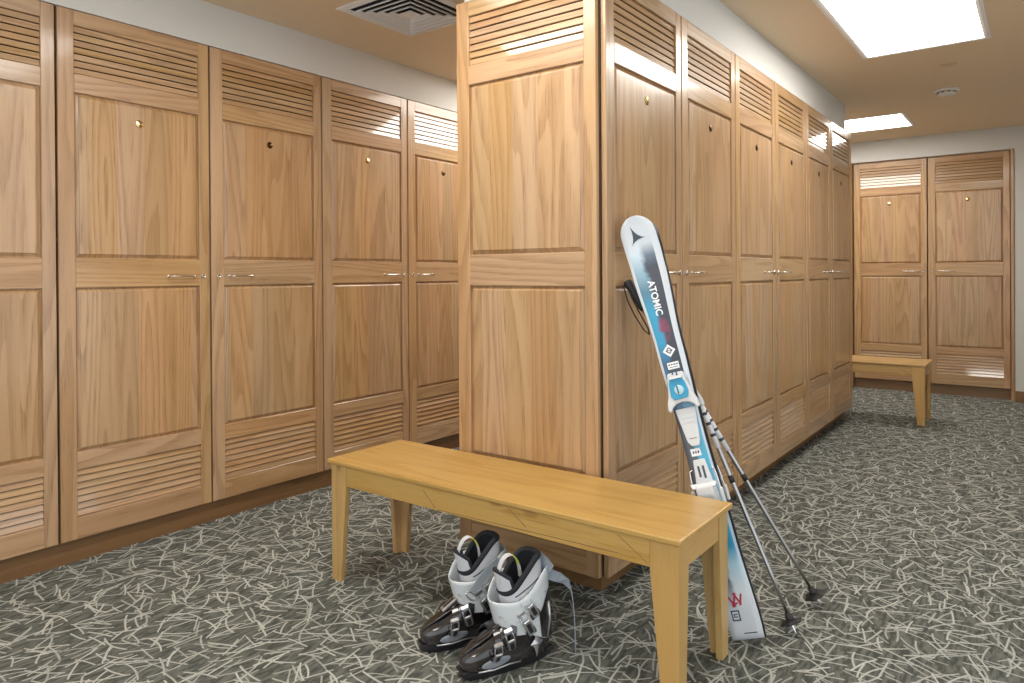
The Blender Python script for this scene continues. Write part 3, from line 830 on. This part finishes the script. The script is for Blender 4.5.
    for k in range(N2 + 1):
        a = PI * k / N2; p = Vector((-.004 + .038 * math.cos(a), .010, .256 + .074 * math.sin(a)))
        nrm = Vector((math.cos(a), 0, math.sin(a)))
        rings.append([p + Vector((0, yy, 0)) + nrm * r for yy, r in ((-.010, -.001), (.010, -.001), (.010, .001), (-.010, .001))])
    f1 = mb.loft(rings[:10], 0, True, True, False, smooth=False); f2 = mb.loft(rings[9:14], 1, True, False, False, smooth=False); mb.loft(rings[13:], 0, True, False, True, smooth=False)
    mb.build('pull_loop', ['liner_white', 'tag_green'], liner)
    # ---- buckles
    def buckle(x, z, ang, L=.046, parent=shell, yoff=.050, tilt=.5):
        m = Matrix.Translation((x, side * yoff, z)) @ Matrix.Rotation(-side * tilt, 4, 'X') @ Matrix.Rotation(ang, 4, 'Y')
        mb = MB()
        mb.box(-.016, .016, -.003, .004, -.010, .010, 1, .002, mat=m)
        mb.box(-.010, .010, side * .003, side * .009, -.004, L, 0, .002, mat=m, seg=2)
        mb.box(-.006, .006, side * .009, side * .0115, .004, L - .008, 1, .001, mat=m)
        for sx in (-1, 1): mb.tube([m @ Vector((sx * .011, side * .006, .0)), m @ Vector((sx * .012, side * .004, L * .9)), m @ Vector((sx * .010, -side * .012, L + .020))], .0016, 0, 6)
        mb.box(-.013, .013, -side * .018, -side * .006, L + .012, L + .026, 0, .002, mat=m)
        return mb.build('buckle', ['buckle', 'boot_sole'], parent)
    buckle(.062, .060, .15, tilt=.75, yoff=.054)
    buckle(.010, .080, .35, tilt=.55, yoff=.052)
    buckle(-.052, .110, .5, parent=cuff, tilt=.1, yoff=.058)
    buckle(-.065, .160, .55, parent=cuff, tilt=.05, yoff=.060, L=.040)
    # moulded straps over the instep that carry the two lower buckles
    for x0, wd, tp in ((.064, .0535, .1165), (.016, .0520, .1500)):
        mb = MB(); rings = []
        for k in range(17):
            a = PI * (.06 + .88 * k / 16); c, s_ = math.cos(a), math.sin(a)
            y = math.copysign(abs(c) ** .62, c) * (wd + .0045); z = .058 + (tp + .009 - .058) * s_ ** .75
            p = Vector((x0 - .22 * (z - .058), y, z)); up = Vector((.25 * s_, c * .8, s_)).normalized(); fw = Vector((.95, 0, -.3 * s_)).normalized()
            rings.append([p - fw * .0115 - up * .003, p + fw * .0115 - up * .003, p + fw * .0100 + up * .0024, p - fw * .0100 + up * .0024])
        mb.loft(rings, 0, True, True, True, smooth=True); mb.build('buckle_strap', 'boot_shell', shell, auto=35)
    # toe and heel ledges
    for b in ((.124, .1535, -.026, .026, .017, .026), (-.146, -.120, -.030, .030, .022, .032)):
        mb = MB(); mb.box(*b, 0, .002); mb.build('binding_ledge', 'boot_sole', shell)
    return t, cuff, liner
def strap(pts, half, wdir, th, name, mat, parent):
    mb = MB(); rings = []
    pts = [Vector(p) for p in pts]; wd = [Vector(q) for q in wdir]
    for i, p in enumerate(pts):
        d_ = (pts[min(i + 1, len(pts) - 1)] - pts[max(i - 1, 0)]).normalized(); b = (wd[i] - d_ * wd[i].dot(d_)).normalized(); n = d_.cross(b)
        rings.append([p - b * half - n * th, p + b * half - n * th, p + b * half + n * th, p - b * half + n * th])
    mb.loft(rings, 0, True, True, True, smooth=False)
    return mb.build(name, mat, parent)
hd = math.atan2(-.907, -.42)
bA, cuffA, linA = make_boot('ski_boot', 1)
bA.location = (-1.283, 1.668, 0); bA.rotation_euler = (0, 0, hd)
tag(bA, 'right-hand ski boot of the pair, nearer the camera, grey strap trailing behind it', 'ski boot', 'pair of ski boots')
bB, cuffB, linB = make_boot('ski_boot', 1)
bB.location = (-1.472, 1.706, 0); bB.rotation_euler = (0, 0, hd - .06)
tag(bB, 'left-hand ski boot of the pair, partly hidden, silver buckle hanging on its front', 'ski boot', 'pair of ski boots')
# trailing power strap of the near boot
sp_ = strap([(-.118, .020, .258), (-.140, .026, .248), (-.162, .034, .238), (-.182, .042, .225), (-.196, .048, .200), (-.204, .050, .160), (-.208, .050, .110), (-.211, .049, .055), (-.214, .046, .012)], .016,
      [(0, 0, 1), (0, 0, 1), (.1, .1, 1), (.3, .3, .9), (.5, .8, .5), (.5, .85, .1), (.5, .85, 0), (.5, .85, 0), (.5, .85, 0)], .0012, 'power_strap', 'strap_grey', bA)
strap([(-.098, -.010, .300), (-.112, .004, .296), (-.122, .024, .285), (-.128, .046, .270)], .020, [(0, 0, 1)] * 4, .0015, 'strap_anchor', 'strap_grey', bA)
# strap with oval ring hanging down the side of the far boot
sp_ = strap([(-.085, .064, .262), (-.050, .074, .245), (-.015, .079, .215), (.010, .082, .185)], .012, [(.5, 0, 1)] * 4, .0015, 'power_strap', 'strap_grey', bB)
mb = MB(); c0 = Vector((.016, .083, .176)); e1 = Vector((.75, 0, .62)).normalized(); e2 = Vector((.62, .1, -.75)).normalized()
mb.tube([c0 + e1 * .020 * math.cos(a) + e2 * .009 * math.sin(a) for a in [2 * PI * k / 20 for k in range(21)]], .0028, 0, 8); mb.build('strap_ring', 'buckle', sp_)
# front buckle of the far boot hanging open
mb = MB(); m = Matrix.Translation((.060, .008, .131)) @ Matrix.Rotation(-1.0, 4, 'Y')
mb.box(-.012, .012, -.012, .012, -.030, .030, 0, .004, seg=2, mat=m @ Matrix.Diagonal((.35, 1, 1, 1)))
mb.box(.003, .006, -.004, .004, -.020, .020, 1, .001, mat=m)
mb.tube([m @ Vector((0, -.008, .028)), m @ Vector((-.004, -.010, .052)), m @ Vector((-.004, .010, .052)), m @ Vector((0, .008, .028))], .002, 0, 8)
mb.build('hanging_buckle', ['buckle', 'boot_sole'], bB)

# ------------------------------------------------------------------ camera, world, view
cam = bpy.data.cameras.new('camera'); co = bpy.data.objects.new('camera', cam); COL.objects.link(co)
yaw, pitch, roll = [math.radians(a) for a in (36.9166, .1828, -.3896)]
f = Vector((-math.sin(yaw) * math.cos(pitch), math.cos(yaw) * math.cos(pitch), -math.sin(pitch)))
r = Vector((math.cos(yaw), math.sin(yaw), 0)); u = r.cross(f)
r2 = r * math.cos(roll) + u * math.sin(roll); u2 = -r * math.sin(roll) + u * math.cos(roll)
m = Matrix((r2, u2, -f)).transposed().to_4x4(); m.translation = Vector((0, 0, 1.16)); co.matrix_world = m
cam.sensor_width = 36; cam.lens = 709.6 / 1024 * 36; cam.shift_y = -(341.5 - 276.2) / 1024; cam.clip_start = .02
S.camera = co
w = bpy.data.worlds.new('world'); S.world = w; w.use_nodes = True
w.node_tree.nodes['Background'].inputs[0].default_value = (.9, .95, 1, 1); w.node_tree.nodes['Background'].inputs[1].default_value = 1.0
S.view_settings.view_transform = 'Standard'; S.view_settings.look = 'None'; S.view_settings.gamma = 1; S.view_settings.use_curve_mapping = False
S.view_settings.exposure = .7
